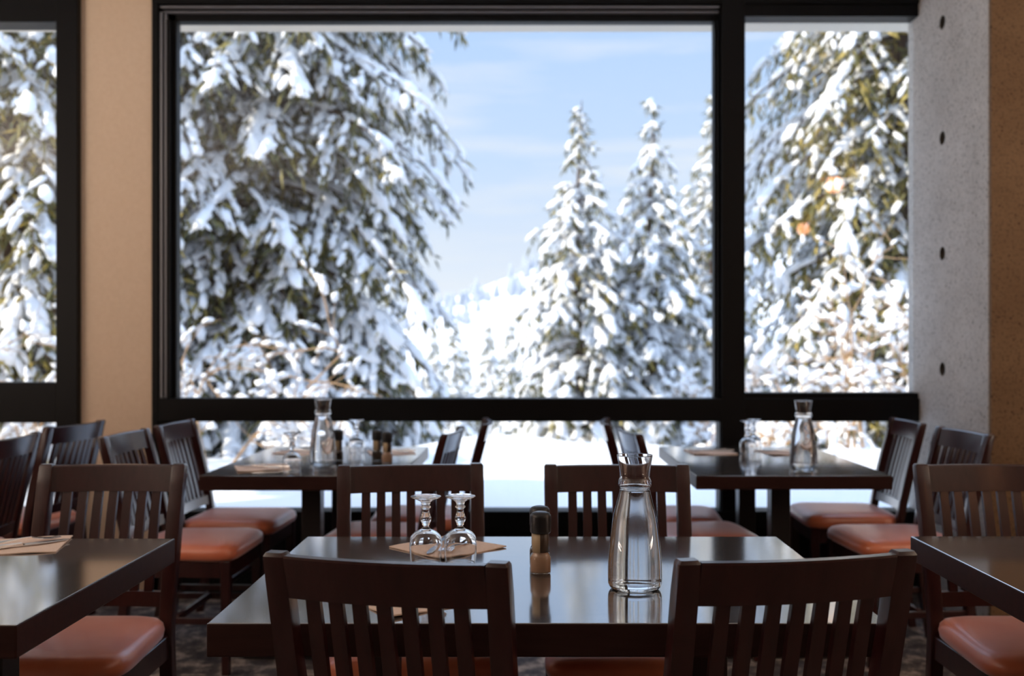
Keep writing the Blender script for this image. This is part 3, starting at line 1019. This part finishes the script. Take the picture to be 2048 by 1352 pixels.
BU = [(3.1, 9.3, 1.5, .9, 5, 'tallest bare straw-coloured bush with snow tufts below the olive spruce'),
      (2.3, 9.5, .8, .9, 5, 'low snow-tufted bush at the foot of the olive spruce, behind the mullion'),
      (3.95, 9.3, 1.35, .8, 5, 'snow-tufted bush at the edge of the concrete fin'),
      (-2.6, 8.3, 1.35, .9, 4, 'bare twiggy snow-tufted bush in the lower corner of the big window by the jamb'),
      (-1.75, 8.2, .65, .8, 4, 'low twiggy bush before the foot of the huge spruce'),
      (-4.1, 7.9, 1.1, .8, 4, 'snow-tufted bush seen through the small window beyond the tan pier'),
      (2.1, 12.6, 1.0, .9, 5, 'twiggy brown bush at the foot of the second pointed fir')]
for i, (x, y, h, w, n, lab) in enumerate(BU):
    r = empty('bare_bush', (x, y, gz(x, y) - .03), 0)
    tag(r, lab, 'bush', 'bare bushes in the snow outside')
    a_, b_ = bush(90 + i, h, w, n)
    np_mesh('branches', *a_, M_TWIG, r)
    np_mesh('snow_cover', *b_, M_SNOW, r)

# ------------------------------------------------------------------ pendant lamps and added fill lights
M_SHADE = plain('copper lamp shade', (.55, .22, .10), .35, .8)
M_BULB = bpy.data.materials.new('warm bulb'); M_BULB.use_nodes = True
b = M_BULB.node_tree.nodes['Principled BSDF']
b.inputs['Emission Color'].default_value = (1, .42, .16, 1); b.inputs['Emission Strength'].default_value = 11
def pendant(x, y, z, lab):
    r = empty('pendant_lamp', (x, y, z)); tag(r, lab, 'lamp', 'copper pendant lamps of the dining room')
    lathe_obj('shade', [(.03, .16), (.05, .15), (.11, .06), (.13, -.02), (.126, -.02), (.106, .06), (.046, .144), (.03, .15)], M_SHADE, r, 32)
    lathe_obj('bulb', [(0, -.14), (.05, -.125), (.078, -.07), (.05, -.015), (.03, .05), (.02, .10), (0, .11)], M_BULB, r, 24)
    lathe_obj('cord', [(0, .1), (.006, .1), (.006, CZ - z), (0, CZ - z)], M_BLACK, r, 8)
pendant(2.5, 1.95, 2.62, 'copper pendant lamp mirrored as the upper orange glow in the narrow window')
pendant(3.1, -1.15, 2.62, 'copper pendant lamp mirrored as the lower orange glow in the narrow window')

def area(name, loc, size, power, col, rot=(0, 0, 0)):
    l = bpy.data.lights.new(name, 'AREA'); l.energy = power; l.color = col; l.shape = 'RECTANGLE'; l.size, l.size_y = size
    o = bpy.data.objects.new(name, l); COL.objects.link(o); o.location = loc; o.rotation_euler = rot
    return o
area('added_fill_light', (-4.9, .9, .7), (1.6, 1.6), 175, (1, .88, .78), (R(180), 0, 0))  # unseen fill light, added to brighten the room by way of the ceiling
area('added_fill_light', (5.0, .9, .7), (1.6, 1.6), 140, (1, .84, .70), (R(180), 0, 0))  # second added fill, weaker and warmer

sun = bpy.data.lights.new('sun', 'SUN'); sun.energy = 5.2; sun.angle = R(.6); sun.color = (1, .88, .70)
so = bpy.data.objects.new('sun', sun); COL.objects.link(so)
to_sun = Vector((-.80, -.33, .50)).normalized()
so.rotation_euler = to_sun.to_track_quat('Z', 'Y').to_euler()
so.location = (-8, 0, 12)

# ------------------------------------------------------------------ sky
W = bpy.data.worlds.new('winter sky'); S.world = W; W.use_nodes = True
nt = W.node_tree; bg = nt.nodes['Background']
tc = N(nt, 'ShaderNodeTexCoord'); sx = N(nt, 'ShaderNodeSeparateXYZ')
nt.links.new(tc.outputs['Generated'], sx.inputs['Vector'])
sky = ramp(nt, sx.outputs['Z'], [(0., (.32, .338, .36)), (.09, (.27, .305, .36)), (.18, (.212, .272, .368)), (.30, (.175, .245, .368)), (.5, (.44, .58, .86)), (1., (.50, .68, 1.))])
mp = N(nt, 'ShaderNodeMapping'); mp.inputs['Scale'].default_value = (2.2, 2.2, 17); mp.inputs['Rotation'].default_value = (0, R(5), 0)
nt.links.new(tc.outputs['Generated'], mp.inputs['Vector'])
cf = noise(nt, mp.outputs['Vector'], 1.6, 5, .55)
cl = ramp(nt, cf, [(.47, (0, 0, 0)), (.72, (.75, .75, .75))])
mx = N(nt, 'ShaderNodeMixRGB'); nt.links.new(cl, mx.inputs['Fac']); nt.links.new(sky, mx.inputs['Color1']); mx.inputs['Color2'].default_value = (.31, .325, .345, 1)
nt.links.new(mx.outputs['Color'], bg.inputs['Color'])
bg.inputs['Strength'].default_value = 2.35

# ------------------------------------------------------------------ camera and view
cam = bpy.data.cameras.new('camera'); co = bpy.data.objects.new('camera', cam); COL.objects.link(co)
co.location = (0, 0, EYE); co.rotation_euler = (R(90), 0, 0)
cam.sensor_width = 36; cam.lens = 36 * F / 2048
cam.shift_x = -(VPX - 1024) / 2048; cam.shift_y = (VPY - 676) / 2048
cam.clip_end = 1000; cam.clip_start = .05
cam.dof.use_dof = True; cam.dof.focus_distance = 2.0; cam.dof.aperture_fstop = 3.2
S.camera = co
S.view_settings.view_transform = 'Standard'; S.view_settings.look = 'None'
S.view_settings.exposure = .38; S.view_settings.gamma = 1; S.view_settings.use_curve_mapping = False
S.cycles.max_bounces = 10; S.cycles.diffuse_bounces = 4; S.cycles.glossy_bounces = 4; S.cycles.transmission_bounces = 8; S.cycles.transparent_max_bounces = 10
S.cycles.use_denoising = True
